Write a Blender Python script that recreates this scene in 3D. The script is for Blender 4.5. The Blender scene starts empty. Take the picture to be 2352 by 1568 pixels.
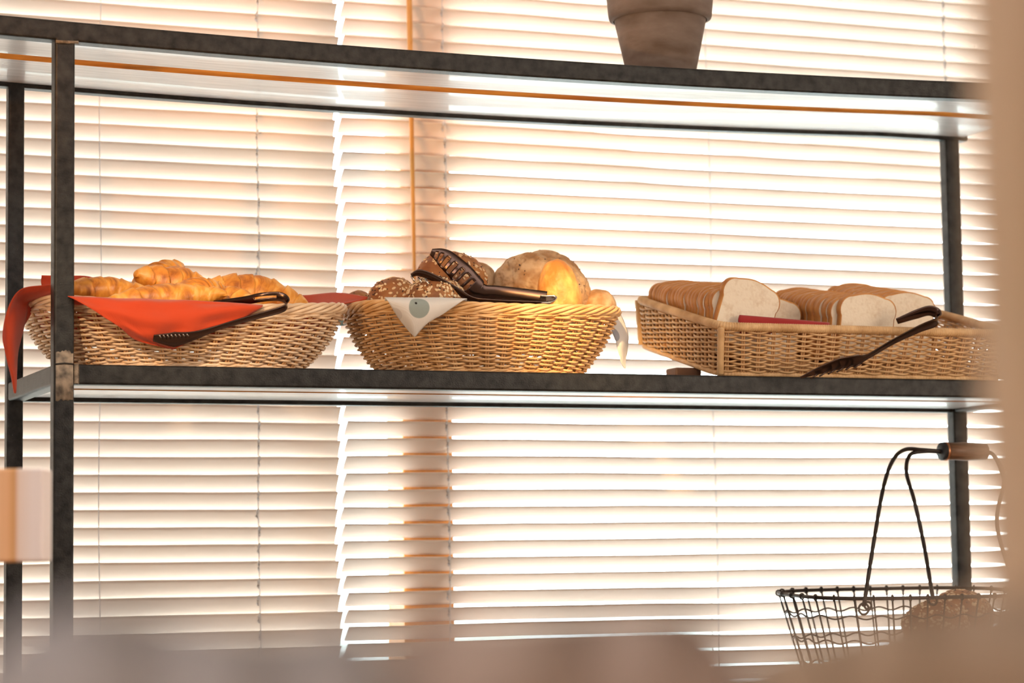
import bpy, bmesh, math, random
import numpy as np
from mathutils import Vector, Matrix, noise
random.seed(7)
PI = math.pi
SC = bpy.context.scene
COL = SC.collection

# ------------------------------------------------------------------ camera
F = 5684.8
LOC = Vector((-.7113, -3.5787, .9815))
YAW, PITCH, ROLL = .3799, .0895, -.0132
_fwd = Vector((math.sin(YAW)*math.cos(PITCH), math.cos(YAW)*math.cos(PITCH), math.sin(PITCH)))
_r0 = Vector((math.cos(YAW), -math.sin(YAW), 0)); _u0 = _r0.cross(_fwd)
_R = math.cos(ROLL)*_r0 + math.sin(ROLL)*_u0
_U = -math.sin(ROLL)*_r0 + math.cos(ROLL)*_u0
cd = bpy.data.cameras.new('camera'); cam = bpy.data.objects.new('camera', cd); COL.objects.link(cam)
m = Matrix((_R, _U, -_fwd)).transposed().to_4x4(); m.translation = LOC
cam.matrix_world = m
cd.sensor_width = 36; cd.lens = F/2352*36; cd.clip_start = .02; cd.clip_end = 200
cd.dof.use_dof = True; cd.dof.focus_distance = 3.87; cd.dof.aperture_fstop = 4.4
SC.camera = cam

# ------------------------------------------------------------------ world, lamps, exposure
w = bpy.data.worlds.new('sky'); SC.world = w; w.use_nodes = True
nt = w.node_tree; nt.nodes.clear()
o = nt.nodes.new('ShaderNodeOutputWorld'); bg = nt.nodes.new('ShaderNodeBackground')
tc = nt.nodes.new('ShaderNodeTexCoord'); sx = nt.nodes.new('ShaderNodeSeparateXYZ'); rp = nt.nodes.new('ShaderNodeValToRGB')
nt.links.new(tc.outputs['Generated'], sx.inputs[0]); nt.links.new(sx.outputs['Z'], rp.inputs[0])
rp.color_ramp.elements[0].position = 0; rp.color_ramp.elements[0].color = (.80, .86, .86, 1)
rp.color_ramp.elements[1].position = .12; rp.color_ramp.elements[1].color = (.84, .92, 1, 1)
nt.links.new(rp.outputs[0], bg.inputs['Color']); bg.inputs['Strength'].default_value = 15.0
nt.links.new(bg.outputs[0], o.inputs['Surface'])

def aim(ob, target):
    d = Vector(target) - ob.location
    ob.rotation_euler = d.to_track_quat('-Z', 'Y').to_euler()
def area(name, loc, tgt, sx_, sy_, power, col):
    l = bpy.data.lights.new(name, 'AREA'); l.shape = 'RECTANGLE'; l.size = sx_; l.size_y = sy_; l.energy = power; l.color = col
    ob = bpy.data.objects.new(name, l); ob.location = loc; COL.objects.link(ob); aim(ob, tgt); return ob
def spot(name, loc, tgt, deg, power, col, blend=.6, rad=.03):
    l = bpy.data.lights.new(name, 'SPOT'); l.spot_size = math.radians(deg); l.spot_blend = blend; l.energy = power; l.color = col
    l.shadow_soft_size = rad
    ob = bpy.data.objects.new(name, l); ob.location = loc; COL.objects.link(ob); aim(ob, tgt); return ob
area('overhead_fill_light', (0.3, -2.6, 2.85), (0.3, -2.0, 0), 3.0, 1.6, 36, (1, .90, .82))  # unseen overhead fill added to light the room, no fixture behind it
area('right_fill_light', (2.6, -2.6, 1.5), (.8, 0, 1.3), 1.0, 1.2, 34, (1, .80, .62))  # warm fill added off frame at the right for the basket fronts
area('left_fill_light', (-2.7, -3.6, 1.7), (.3, -1.5, 1.0), 1.4, 1.2, 28, (1, .92, .88))  # fill added off frame at the left to brighten the foreground, not a window
spot('warm_spot_light', (-.35, -2.1, 2.3), (.84, .02, 1.38), 7, 680, (1, .62, .25), .9)
spot('warm_spot_light', (-.9, -2.2, 2.2), (.17, .02, 1.37), 9, 210, (1, .7, .42), .9)
spot('warm_spot_light', (-1.7, -1.9, 1.0), (.55, .17, 1.78), 22, 120, (1, .55, .15), 1)
spot('warm_spot_light', (-1.2, -1.8, 1.9), (.82, .8, 1.86), 25, 150, (1, .36, .06), 1)
SC.view_settings.view_transform = 'Standard'; SC.view_settings.look = 'None'
SC.view_settings.exposure = 0; SC.view_settings.gamma = 1; SC.view_settings.use_curve_mapping = False
SC.cycles.max_bounces = 8; SC.cycles.diffuse_bounces = 5; SC.cycles.transparent_max_bounces = 12
SC.cycles.sample_clamp_indirect = 6

# ------------------------------------------------------------------ helpers
def at(px, py, Y):
    """the point of the plane y = Y on the line of sight through a pixel of the 2352x1568 frame"""
    d = _fwd + (px-1176)/F*_R - (py-784)/F*_U
    return LOC + d*((Y-LOC.y)/d.y)

class MB:
    def __init__(s): s.v = []; s.f = []; s.mi = []; s.smooth = True
    def add(s, vs, fs, mi=0):
        n = len(s.v); s.v += [tuple(x) for x in vs]; s.f += [tuple(i+n for i in f) for f in fs]; s.mi += [mi]*len(fs)
    def box(s, a, b, mi=0):
        (x0, y0, z0), (x1, y1, z1) = a, b
        vs = [(x0,y0,z0),(x1,y0,z0),(x1,y1,z0),(x0,y1,z0),(x0,y0,z1),(x1,y0,z1),(x1,y1,z1),(x0,y1,z1)]
        s.add(vs, [(0,3,2,1),(4,5,6,7),(0,1,5,4),(1,2,6,5),(2,3,7,6),(3,0,4,7)], mi)
    def tube(s, pts, r, n=8, closed=False, cap=True, mi=0, ry=None, up=None):
        P = np.array([tuple(p) for p in pts], float); N = len(P)
        rr = np.broadcast_to(np.array(r, float), (N,))
        T = (np.roll(P, -1, 0)-np.roll(P, 1, 0)) if closed else np.gradient(P, axis=0)
        T /= (np.linalg.norm(T, axis=1, keepdims=True)+1e-12)
        upv = np.array(up if up is not None else (0,0,1.), float)
        A = np.cross(T, upv); L = np.linalg.norm(A, axis=1, keepdims=True)
        bad = L[:,0] < .05
        A[bad] = np.cross(T[bad], np.array((0,1.,.01))); A /= np.linalg.norm(A, axis=1, keepdims=True)
        B = np.cross(A, T)
        th = np.arange(n)*2*PI/n
        k = 1 if ry is None else ry
        V = P[:,None,:] + rr[:,None,None]*(np.cos(th)[None,:,None]*A[:,None,:] + k*np.sin(th)[None,:,None]*B[:,None,:])
        vs = V.reshape(-1,3).tolist(); fs = []
        for i in range(N if closed else N-1):
            j = (i+1) % N
            for q in range(n):
                q2 = (q+1) % n
                fs.append((i*n+q, i*n+q2, j*n+q2, j*n+q))
        if cap and not closed:
            fs.append(tuple(range(n))[::-1]); fs.append(tuple((N-1)*n+q for q in range(n)))
        s.add(vs, fs, mi)
    def lathe(s, prof, c, n=48, mi=0):
        vs = []; fs = []; K = len(prof)
        for r, z in prof:
            for q in range(n):
                a = q*2*PI/n; vs.append((c[0]+r*math.cos(a), c[1]+r*math.sin(a), c[2]+z))
        for i in range(K-1):
            for q in range(n):
                q2 = (q+1) % n; fs.append((i*n+q, i*n+q2, (i+1)*n+q2, (i+1)*n+q))
        s.add(vs, fs, mi)
    def grid(s, G, mi=0):
        n, k = len(G), len(G[0]); vs = [p for row in G for p in row]
        s.add(vs, [(i*k+j, i*k+j+1, (i+1)*k+j+1, (i+1)*k+j) for i in range(n-1) for j in range(k-1)], mi)
    def build(s, name, mat, parent=None, smooth=True, bevel=0, solid=0, origin=None, sub=0):
        me = bpy.data.meshes.new(name)
        vs = s.v
        if origin is not None:
            vs = [(x-origin[0], y-origin[1], z-origin[2]) for x, y, z in vs]
        me.from_pydata(vs, [], s.f)
        mats = mat if isinstance(mat, (list, tuple)) else [mat]
        for q in mats: me.materials.append(q)
        me.polygons.foreach_set('material_index', s.mi)
        me.polygons.foreach_set('use_smooth', [smooth]*len(s.f)); me.update()
        ob = bpy.data.objects.new(name, me); COL.objects.link(ob)
        if origin is not None: ob.location = origin
        if parent is not None:
            ob.parent = parent
        if solid:
            q = ob.modifiers.new('thickness', 'SOLIDIFY'); q.thickness = solid; q.offset = 0
        if bevel:
            q = ob.modifiers.new('bevel', 'BEVEL'); q.width = bevel; q.segments = 3; q.limit_method = 'ANGLE'
            q = ob.modifiers.new('wn', 'WEIGHTED_NORMAL')
        if sub:
            q = ob.modifiers.new('sub', 'SUBSURF'); q.levels = sub; q.render_levels = sub
        return ob

def tag(o, label=None, cat=None, group=None, kind=None):
    if label: o['label'] = label
    if cat: o['category'] = cat
    if group: o['group'] = group
    if kind: o['kind'] = kind
    return o
def empty(name, loc, rot=(0,0,0)):
    e = bpy.data.objects.new(name, None); e.location = loc; e.rotation_euler = rot; e.empty_display_size = .05; COL.objects.link(e); return e
def struct(o): o['kind'] = 'structure'; return o
def copy_thing(o, parent=None):
    c = o.copy(); COL.objects.link(c); c.parent = parent
    for ch in list(o.children): copy_thing(ch, c)
    return c
def spline(pts, n):
    P = [Vector(p) for p in pts]
    if len(P) == 2: return [P[0].lerp(P[1], i/n) for i in range(n+1)]
    out = []; K = len(P)-1
    for i in range(n+1):
        t = i/n*K; k = min(int(t), K-1); u = t-k
        p0 = P[k-1] if k > 0 else 2*P[0]-P[1]; p1 = P[k]; p2 = P[k+1]; p3 = P[k+2] if k+2 <= K else 2*P[K]-P[K-1]
        out.append(.5*((2*p1)+(p2-p0)*u+(2*p0-5*p1+4*p2-p3)*u*u+(3*p1-p0-3*p2+p3)*u**3))
    return out

# ------------------------------------------------------------------ materials
def new_mat(name):
    mt = bpy.data.materials.new(name); mt.use_nodes = True; n = mt.node_tree
    b = n.nodes['Principled BSDF']; return mt, n, b
def pmat(name, col, rough=.6, metal=0, var=None, scale=20, stretch=(1,1,1), bump=0, bscale=None, spec=.5, coat=0, detail=4, sss=0, trans=0, sheen=0, lo=.35, hi=.65):
    mt, n, b = new_mat(name)
    b.inputs['Base Color'].default_value = (*col, 1); b.inputs['Roughness'].default_value = rough; b.inputs['Metallic'].default_value = metal
    b.inputs['Specular IOR Level'].default_value = spec; b.inputs['Coat Weight'].default_value = coat
    if sss: b.inputs['Subsurface Weight'].default_value = sss; b.inputs['Subsurface Scale'].default_value = .01
    if sheen: b.inputs['Sheen Weight'].default_value = sheen
    tc = n.nodes.new('ShaderNodeTexCoord'); mp = n.nodes.new('ShaderNodeMapping'); mp.inputs['Scale'].default_value = stretch
    n.links.new(tc.outputs['Object'], mp.inputs[0])
    if var:
        nz = n.nodes.new('ShaderNodeTexNoise'); nz.inputs['Scale'].default_value = scale; nz.inputs['Detail'].default_value = detail
        n.links.new(mp.outputs[0], nz.inputs['Vector'])
        r = n.nodes.new('ShaderNodeValToRGB'); r.color_ramp.elements[0].position = lo; r.color_ramp.elements[1].position = hi
        r.color_ramp.elements[0].color = (*var, 1); r.color_ramp.elements[1].color = (*col, 1)
        n.links.new(nz.outputs['Fac'], r.inputs[0]); n.links.new(r.outputs[0], b.inputs['Base Color'])
    if bump:
        nb = n.nodes.new('ShaderNodeTexNoise'); nb.inputs['Scale'].default_value = bscale or scale*3; nb.inputs['Detail'].default_value = 5
        n.links.new(mp.outputs[0], nb.inputs['Vector'])
        bp = n.nodes.new('ShaderNodeBump'); bp.inputs['Strength'].default_value = bump; bp.inputs['Distance'].default_value = .002
        n.links.new(nb.outputs['Fac'], bp.inputs['Height']); n.links.new(bp.outputs[0], b.inputs['Normal'])
    if trans:
        tr = n.nodes.new('ShaderNodeBsdfTranslucent'); tr.inputs[0].default_value = (*col, 1)
        mx = n.nodes.new('ShaderNodeMixShader'); mx.inputs[0].default_value = trans
        out = n.nodes['Material Output']
        n.links.new(b.outputs[0], mx.inputs[1]); n.links.new(tr.outputs[0], mx.inputs[2]); n.links.new(mx.outputs[0], out.inputs['Surface'])
    return mt
M = {}
M['steel'] = pmat('raw steel', (.034,.035,.035), .42, .5, var=(.008,.008,.009), scale=60, stretch=(1,1,1), bump=.35, bscale=500, spec=.5, lo=.3, hi=.7)
M['weld'] = pmat('weld scale', (.40,.32,.24), .7, .2, var=(.10,.085,.07), scale=70, bump=.5)
M['pine'] = pmat('whitewashed pine', (.60,.56,.55), .34, 0, var=(.45,.41,.40), scale=14, stretch=(.6,9,9), bump=.12, bscale=60, spec=.6, coat=.25)
M['pine_edge_glow'] = pmat('pine edge with painted lamp glow', (.78,.33,.06), .4, 0, var=(.50,.17,.03), scale=14, stretch=(.6,9,9))  # same pine as the boards, warm lamp glow painted in as stronger orange
M['slat'] = pmat('white painted slat', (.87,.775,.70), .5, 0, spec=.3)
M['cord'] = pmat('white cord', (.75,.76,.80), .6)
M['wand'] = pmat('honey wooden wand', (.80,.45,.14), .4, 0, var=(.66,.33,.09), scale=20, stretch=(8,8,.6))
M['mullion'] = pmat('orange stained window frame', (.74,.32,.06), .5, 0, var=(.66,.26,.045), scale=15, stretch=(8,8,.6))
M['wall'] = pmat('cream plaster', (.70,.62,.52), .9, 0, var=(.66,.58,.48), scale=5, bump=.1)
M['ceil'] = pmat('white ceiling', (.8,.78,.74), .9)
M['floor'] = pmat('wood floor', (.42,.28,.17), .5, 0, var=(.32,.2,.12), scale=5, stretch=(1,8,1))
M['ground'] = pmat('paved yard', (.55,.56,.55), .9, 0, var=(.36,.42,.36), scale=.6)
M['wicker'] = pmat('pale wicker', (.90,.70,.50), .42, 0, var=(.78,.54,.33), scale=30, spec=.5, sss=.0)
M['wicker2'] = pmat('honey wicker', (.84,.55,.28), .42, 0, var=(.68,.38,.15), scale=30, spec=.5)
M['wicker3'] = pmat('tan wicker', (.74,.48,.24), .45, 0, var=(.52,.30,.13), scale=30, spec=.5)
M['stake'] = pmat('dark wicker stake', (.58,.33,.15), .6)
M['tong'] = pmat('dark polished steel', (.10,.065,.055), .22, 1.0)
M['tongs_edge'] = pmat('bright steel', (.7,.65,.6), .2, 1.0)
M['pot'] = pmat('weathered clay', (.27,.21,.18), .8, 0, var=(.11,.07,.05), scale=9, stretch=(1,1,2.5), bump=.5, bscale=40, lo=.3, hi=.75)
M['soil'] = pmat('soil', (.05,.03,.02), .9, bump=.8)
M['crumb'] = pmat('white bread crumb', (.86,.76,.61), .85, 0, var=(.72,.58,.42), scale=90, bump=.5, bscale=220, lo=.25, hi=.5)
M['crust'] = pmat('golden crust', (.70,.33,.09), .55, 0, var=(.42,.15,.035), scale=22, bump=.3, bscale=120)
M['roll_seed'] = pmat('brown malt crust', (.47,.20,.06), .6, 0, var=(.24,.085,.03), scale=22, bump=.5, bscale=120)
M['roll_pale'] = pmat('pale floured crust', (.64,.44,.26), .75, 0, var=(.40,.21,.09), scale=30, lo=.40, hi=.60, bump=1, bscale=90)
M['roll_gold'] = pmat('golden baked crust', (.84,.47,.14), .5, 0, var=(.52,.20,.04), scale=24, lo=.38, hi=.62, bump=1, bscale=110)
M['oat'] = pmat('oat flake', (.85,.66,.42), .7, 0, var=(.7,.48,.27), scale=60)
M['seed'] = pmat('dark linseed', (.06,.03,.025), .4)
M['wire'] = pmat('brown black wire', (.035,.026,.022), .4, .6)
M['grip'] = pmat('brown wooden grip', (.22,.11,.06), .45, 0, var=(.12,.06,.03), scale=20, stretch=(1,8,8))
M['cap'] = pmat('black cap', (.012,.012,.014), .6)
M['copper'] = pmat('copper ring', (.6,.28,.15), .35, 1)
M['post'] = pmat('tan wood post', (.60,.43,.30), .8, 0, var=(.52,.36,.21), scale=4)
M['napkin'] = pmat('mauve beige paper', (.46,.44,.45), .9, 0, var=(.40,.36,.35), scale=5)
M['napkin2'] = pmat('pinkish tan paper', (.50,.39,.34), .9, 0, var=(.42,.31,.25), scale=5)
M['napkin3'] = pmat('warm tan paper', (.48,.36,.27), .9, 0, var=(.40,.28,.19), scale=5)
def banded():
    mt, n, b = new_mat('pale banded timber with painted light'); b.inputs['Roughness'].default_value = .6
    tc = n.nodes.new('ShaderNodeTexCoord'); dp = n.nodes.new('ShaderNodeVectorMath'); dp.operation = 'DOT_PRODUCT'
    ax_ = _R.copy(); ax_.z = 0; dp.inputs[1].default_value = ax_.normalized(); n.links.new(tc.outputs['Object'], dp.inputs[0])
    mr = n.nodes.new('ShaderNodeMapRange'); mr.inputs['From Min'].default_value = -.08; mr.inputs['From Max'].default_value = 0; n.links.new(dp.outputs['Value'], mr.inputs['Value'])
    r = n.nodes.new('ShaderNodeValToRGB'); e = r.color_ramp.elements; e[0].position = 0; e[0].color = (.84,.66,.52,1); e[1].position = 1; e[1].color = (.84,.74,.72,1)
    for p_, c_ in ((.2,(.84,.62,.46)),(.3,(.84,.50,.28)),(.5,(.82,.46,.24)),(.6,(.66,.33,.12)),(.66,(.84,.68,.6)),(.85,(.86,.76,.74))):  # timber bands with warm lamp light and window light painted into their tones
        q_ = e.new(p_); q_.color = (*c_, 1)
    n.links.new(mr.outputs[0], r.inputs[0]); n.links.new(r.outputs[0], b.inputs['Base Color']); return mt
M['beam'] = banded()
M['block'] = pmat('dark wood block', (.10,.05,.03), .6)
M['glass'] = None
g, n, b = new_mat('window glass'); n.nodes.remove(b)
tr = n.nodes.new('ShaderNodeBsdfTransparent'); gl = n.nodes.new('ShaderNodeBsdfGlossy'); gl.inputs['Roughness'].default_value = .02
fr = n.nodes.new('ShaderNodeFresnel'); fr.inputs[0].default_value = 1.3; mx = n.nodes.new('ShaderNodeMixShader')
tr.inputs[0].default_value = (.97,.99,.98,1)
n.links.new(fr.outputs[0], mx.inputs[0]); n.links.new(tr.outputs[0], mx.inputs[1]); n.links.new(gl.outputs[0], mx.inputs[2])
n.links.new(mx.outputs[0], n.nodes['Material Output'].inputs['Surface']); M['glass'] = g

def croissant_mat():
    mt, n, b = new_mat('flaky croissant'); b.inputs['Roughness'].default_value = .42
    tc = n.nodes.new('ShaderNodeTexCoord')
    w1 = n.nodes.new('ShaderNodeTexNoise'); w1.inputs['Scale'].default_value = 28; w1.inputs['Detail'].default_value = 6; w1.inputs['Distortion'].default_value = 1.2
    mp = n.nodes.new('ShaderNodeMapping'); mp.inputs['Scale'].default_value = (1.3,.8,.8)
    n.links.new(tc.outputs['Object'], mp.inputs[0]); n.links.new(mp.outputs[0], w1.inputs[0])
    r = n.nodes.new('ShaderNodeValToRGB'); e = r.color_ramp.elements
    e[0].position = .30; e[0].color = (.30,.085,.012,1); e[1].position = .72; e[1].color = (.84,.50,.17,1)
    q = e.new(.42); q.color = (.56,.20,.025,1); q = e.new(.56); q.color = (.76,.33,.045,1)
    n.links.new(w1.outputs['Fac'], r.inputs[0]); n.links.new(r.outputs[0], b.inputs['Base Color'])
    bp = n.nodes.new('ShaderNodeBump'); bp.inputs['Strength'].default_value = .5; bp.inputs['Distance'].default_value = .002
    w2 = n.nodes.new('ShaderNodeTexNoise'); w2.inputs['Scale'].default_value = 130; n.links.new(mp.outputs[0], w2.inputs[0])
    n.links.new(w2.outputs['Fac'], bp.inputs['Height']); n.links.new(bp.outputs[0], b.inputs['Normal'])
    return mt
M['croissant'] = croissant_mat()

def fabric(name, col, trans, dots=None):
    mt, n, b = new_mat(name); b.inputs['Roughness'].default_value = .85; b.inputs['Sheen Weight'].default_value = .3; b.inputs['Sheen Roughness'].default_value = .5
    tc = n.nodes.new('ShaderNodeTexCoord')
    cur = None
    mixin = n.nodes.new('ShaderNodeRGB'); mixin.outputs[0].default_value = (*col, 1); cur = mixin.outputs[0]
    for (c, rad, dc) in (dots or []):
        vm = n.nodes.new('ShaderNodeVectorMath'); vm.operation = 'DISTANCE'; vm.inputs[1].default_value = c
        n.links.new(tc.outputs['Object'], vm.inputs[0])
        mr = n.nodes.new('ShaderNodeMapRange'); mr.inputs['From Min'].default_value = rad*.96; mr.inputs['From Max'].default_value = rad*1.04
        mr.inputs['To Min'].default_value = 1; mr.inputs['To Max'].default_value = 0
        n.links.new(vm.outputs['Value'], mr.inputs['Value'])
        mm = n.nodes.new('ShaderNodeMix'); mm.data_type = 'RGBA'; mm.inputs[7].default_value = (*dc, 1)
        n.links.new(mr.outputs[0], mm.inputs[0]); n.links.new(cur, mm.inputs[6]); cur = mm.outputs[2]
    n.links.new(cur, b.inputs['Base Color'])
    wv = n.nodes.new('ShaderNodeTexWave'); wv.inputs['Scale'].default_value = 260; wv.bands_direction = 'DIAGONAL'
    n.links.new(tc.outputs['Object'], wv.inputs[0])
    bp = n.nodes.new('ShaderNodeBump'); bp.inputs['Strength'].default_value = .25; bp.inputs['Distance'].default_value = .0006
    n.links.new(wv.outputs['Fac'], bp.inputs['Height']); n.links.new(bp.outputs[0], b.inputs['Normal'])
    if trans:
        t_ = n.nodes.new('ShaderNodeBsdfTranslucent'); n.links.new(cur, t_.inputs[0]); mx = n.nodes.new('ShaderNodeMixShader'); mx.inputs[0].default_value = trans
        n.links.new(b.outputs[0], mx.inputs[1]); n.links.new(t_.outputs[0], mx.inputs[2]); n.links.new(mx.outputs[0], n.nodes['Material Output'].inputs['Surface'])
    return mt
M['orange_cloth'] = fabric('orange red cotton', (.62,.062,.012), .25)
M['red_cloth'] = fabric('dark red cotton', (.36,.012,.012), .1)

# ------------------------------------------------------------------ room shell
RX0, RX1, RY0, RY1, RH = -3.2, 4.4, -5.2, .845, 3.0
WX0, WX1, WZ0, WZ1 = -2.2, 3.6, .45, 2.62          # window opening
mb = MB(); mb.box((RX0,RY1,0),(WX0,RY1+.16,RH)); mb.box((WX1,RY1,0),(RX1,RY1+.16,RH)); mb.box((WX0,RY1,0),(WX1,RY1+.16,WZ0)); mb.box((WX0,RY1,WZ1),(WX1,RY1+.16,RH))
struct(mb.build('wall_back', M['wall'], smooth=False))
def wallbox(name, a, b, mat):
    q = MB(); q.box(a, b); return struct(q.build(name, mat, smooth=False))
wallbox('wall_left', (RX0-.1,RY0,0), (RX0,RY1+.16,RH), M['wall'])
wallbox('wall_right', (RX1,RY0,0), (RX1+.1,RY1+.16,RH), M['wall'])
wallbox('wall_front', (RX0-.1,RY0-.1,0), (RX1+.1,RY0,RH), M['wall'])
wallbox('floor', (RX0-.1,RY0-.1,-.1), (RX1+.1,RY1+.16,0), M['floor'])
wallbox('ceiling', (RX0-.1,RY0-.1,RH), (RX1+.1,RY1+.16,RH+.1), M['ceil'])
wallbox('ground', (-30,RY1+.2,-.35), (30,60,-.3), M['ground'])
# window frame with its mullions, glass behind
mb = MB(); fy0, fy1 = RY1, RY1+.07; mw = .045
mb.box((WX0,fy0,WZ0),(WX1,fy1,WZ0+mw)); mb.box((WX0,fy0,WZ1-mw),(WX1,fy1,WZ1))
mb.box((WX0,fy0,WZ0+mw),(WX0+mw,fy1,WZ1-mw)); mb.box((WX1-mw,fy0,WZ0+mw),(WX1,fy1,WZ1-mw))
MX0, MX1 = at(925,1000,.82).x, at(1040,1000,.82).x
for x0, x1 in ((-.75,-.68),(MX0,MX1),(2.35,2.43)): mb.box((x0,fy0-.026,WZ0+mw),(x1,fy1,WZ1-mw))
win = struct(mb.build('window_1', M['mullion'], smooth=False, bevel=.003))
gm = MB()
for x0, x1 in ((WX0+mw,-.75),(-.68,MX0),(MX1,2.35),(2.43,WX1-mw)):
    gm.box((x0,RY1+.055,WZ0+mw),(x1,RY1+.06,WZ1-mw))
gm.build('glass_pane', M['glass'], win, smooth=False)

# ------------------------------------------------------------------ venetian blinds
PIT = .0316; SW = .037
def blind(x0, x1, zref, tilt, yc, label, cords, wand=None, seed=1):
    rnd = random.Random(seed)
    root = empty('venetian_blind', ((x0+x1)/2, yc, WZ1+.02)); tag(root, label, 'blind', 'window blinds')
    ox, oy, oz = root.location
    n0 = int((zref-.62)/PIT); n1 = int((WZ1-.075-zref)/PIT)
    sl = MB(); ths = []
    for k in range(-n0, n1+1):
        z = zref + k*PIT; th = math.radians(tilt + rnd.uniform(-1.2,1.2)); dx = rnd.uniform(-.0015,.0015) + .0035*math.sin(k*.55+1)
        N = 24; C = 6; top = []; bot = []
        for i in range(N+1):
            x = x0+dx+(x1-x0)*i/N; wob = .0006*math.sin(i*.9+k*.7)+.0004*math.sin(i*2.3+k)
            rt = []; rb = []
            for j in range(C+1):
                u = (j/C-.5)*SW; crown = .0018*(1-(2*j/C-1)**2)
                # u<0 is the room edge (up), u>0 the window edge (down)
                yy = u*math.cos(th) + crown*math.sin(th); zz = -u*math.sin(th) + crown*math.cos(th) + wob
                ny, nz = math.sin(th)*.001, math.cos(th)*.001
                rt.append((x-ox, yy+ny, z+zz+nz-oz)); rb.append((x-ox, yy-ny, z+zz-nz-oz))
            top.append(rt); bot.append(rb)
        b0 = len(sl.v)
        ring = [a+b[::-1] for a, b in zip(top, bot)]
        K = len(ring[0])
        sl.add([p for r_ in ring for p in r_], [(i*K+j, (i+1)*K+j, (i+1)*K+(j+1)%K, i*K+(j+1)%K) for i in range(N) for j in range(K)] + [tuple(range(K)), tuple(N*K+j for j in range(K))[::-1]])
        ths.append((z, th))
    ob = sl.build('slats', M['slat'], root)
    q = MB(); q.box((x0-ox,-.03,WZ1-.045-oz),(x1-ox,.03,WZ1-.002-oz)); q.build('headrail', M['slat'], root, smooth=False, bevel=.004)
    zb = zref-n0*PIT-.03
    q = MB(); q.box((x0-ox,-.02,zb-.012-oz),(x1-ox,.02,zb+.004-oz)); q.build('bottom_rail', M['slat'], root, smooth=False, bevel=.004)
    for (cx, beads, r) in cords:
        q = MB()
        pts = []
        zz = zb
        while zz < WZ1-.03:
            pts.append((cx-ox+.0022*math.sin(zz*9+seed), -.0195, zz-oz)); zz += .03
        q.tube(pts, r, 6)
        q.tube([(cx-ox+.006, .021, zb-oz), (cx-ox+.006, .021, WZ1-.03-oz)], r*1.4, 6)
        lc = q.build('ladder_cord', M['cord'], root)
        if beads:
            q = MB()
            for (z, th) in ths:
                ex = cx-ox+rnd.uniform(-.002,.002); ez = z+SW/2*math.sin(th)-oz; dx = rnd.uniform(-.004,.0)
                q.tube([(ex,-.021,ez+.002),(ex+dx*.5-.001,-.0235,ez-.005),(ex+dx-.0012,-.0235,ez-.013),(ex+dx*.4,-.021,ez-.017)], [.0012,.0026,.0026,.001], 8)
            q.build('cord_loops', M['cord'], lc)
    if wand:
        wx0, wz0, wx1, wz1 = wand
        q = MB(); q.tube([(wx0-ox,-.048,wz0-oz),(wx0*.5+wx1*.5-ox,-.048,(wz0+wz1)/2-oz),(wx1-ox,-.048,wz1-oz)], [.0068,.0055,.0034], 12)
        q.build('tilt_wand', M['wand'], root)
    return root
YB = .80
zl = at(204, 1007, YB-.018).z - SW/2*math.sin(math.radians(59))
zr = at(1965, 1014, YB-.018).z - SW/2*math.sin(math.radians(43))
e = at(781, 800, YB).x
wt = at(940, 0, YB-.048); wb_ = at(951, 600, YB-.048)
blind(-2.18, e-.005, zl, 59, YB, 'white slatted window blind on the left, behind the croissant basket', [(at(225,600,YB).x-.0,False,.0009),(at(587,600,YB).x,True,.0009),(-.8,True,.0009)], None, 1)
slope = (wt.x-wb_.x)/(wt.z-wb_.z); ztop = WZ1-.01
blind(e+.005, 3.58, zr, 43, YB, 'white slatted window blind on the right with a wooden tilt wand', [(at(1016,600,YB).x,True,.0011),(at(1622,600,YB).x,False,.0009),(at(2172,600,YB).x,True,.0011)],
      (wt.x+slope*(ztop-wt.z), ztop, wb_.x-slope*.06, wb_.z-.06), 5)

# ------------------------------------------------------------------ steel and wood shelving rack
T = .03; TR = .026; L = 1.778; D = .3755+TR
ZM, ZT, ZL = 1.25, 1.756, .735
def sag(x): return .0035-.0105*(1-min(((x-.74)/.8)**2, 1.15))    # the loaded top shelf sags a little
rack = empty('shelving_rack', (L/2, D/2, 0)); tag(rack, 'black steel tube shelving rack with pale wooden shelf boards', 'shelf')
rx, ry = L/2, D/2
def rbar(name, a, b, mat, bev=.0035, sg=False, n=24, parent=rack):
    q = MB()
    if sg:
        (x0,y0,z0),(x1,y1,z1) = a, b; vs = []; fs = []
        for i in range(n+1):
            x = x0+(x1-x0)*i/n; s_ = sag(x)
            vs += [(x-rx,y0-ry,z0+s_),(x-rx,y1-ry,z0+s_),(x-rx,y1-ry,z1+s_),(x-rx,y0-ry,z1+s_)]
        for i in range(n):
            for j in range(4): fs.append((i*4+j, i*4+(j+1)%4, (i+1)*4+(j+1)%4, (i+1)*4+j)[::-1])
        fs += [(0,1,2,3),(n*4+3,n*4+2,n*4+1,n*4)]
        q.add(vs, fs)
    else: q.box((a[0]-rx,a[1]-ry,a[2]), (b[0]-rx,b[1]-ry,b[2]))
    return q.build(name, mat, parent, smooth=True, bevel=bev)
posts = []
fl = rbar('post', (0,0,0), (T,T,ZT+.009), M['steel'], .004)
rbar('post', (L-T,0,0), (L,T,ZT+.009), M['steel'], .004)
rbar('post', (0,D-TR,0), (TR,D,ZT+.009), M['steel'], .004)
rbar('post', (L-T,D-TR,0), (L,D,ZT+.009), M['steel'], .004)
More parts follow.
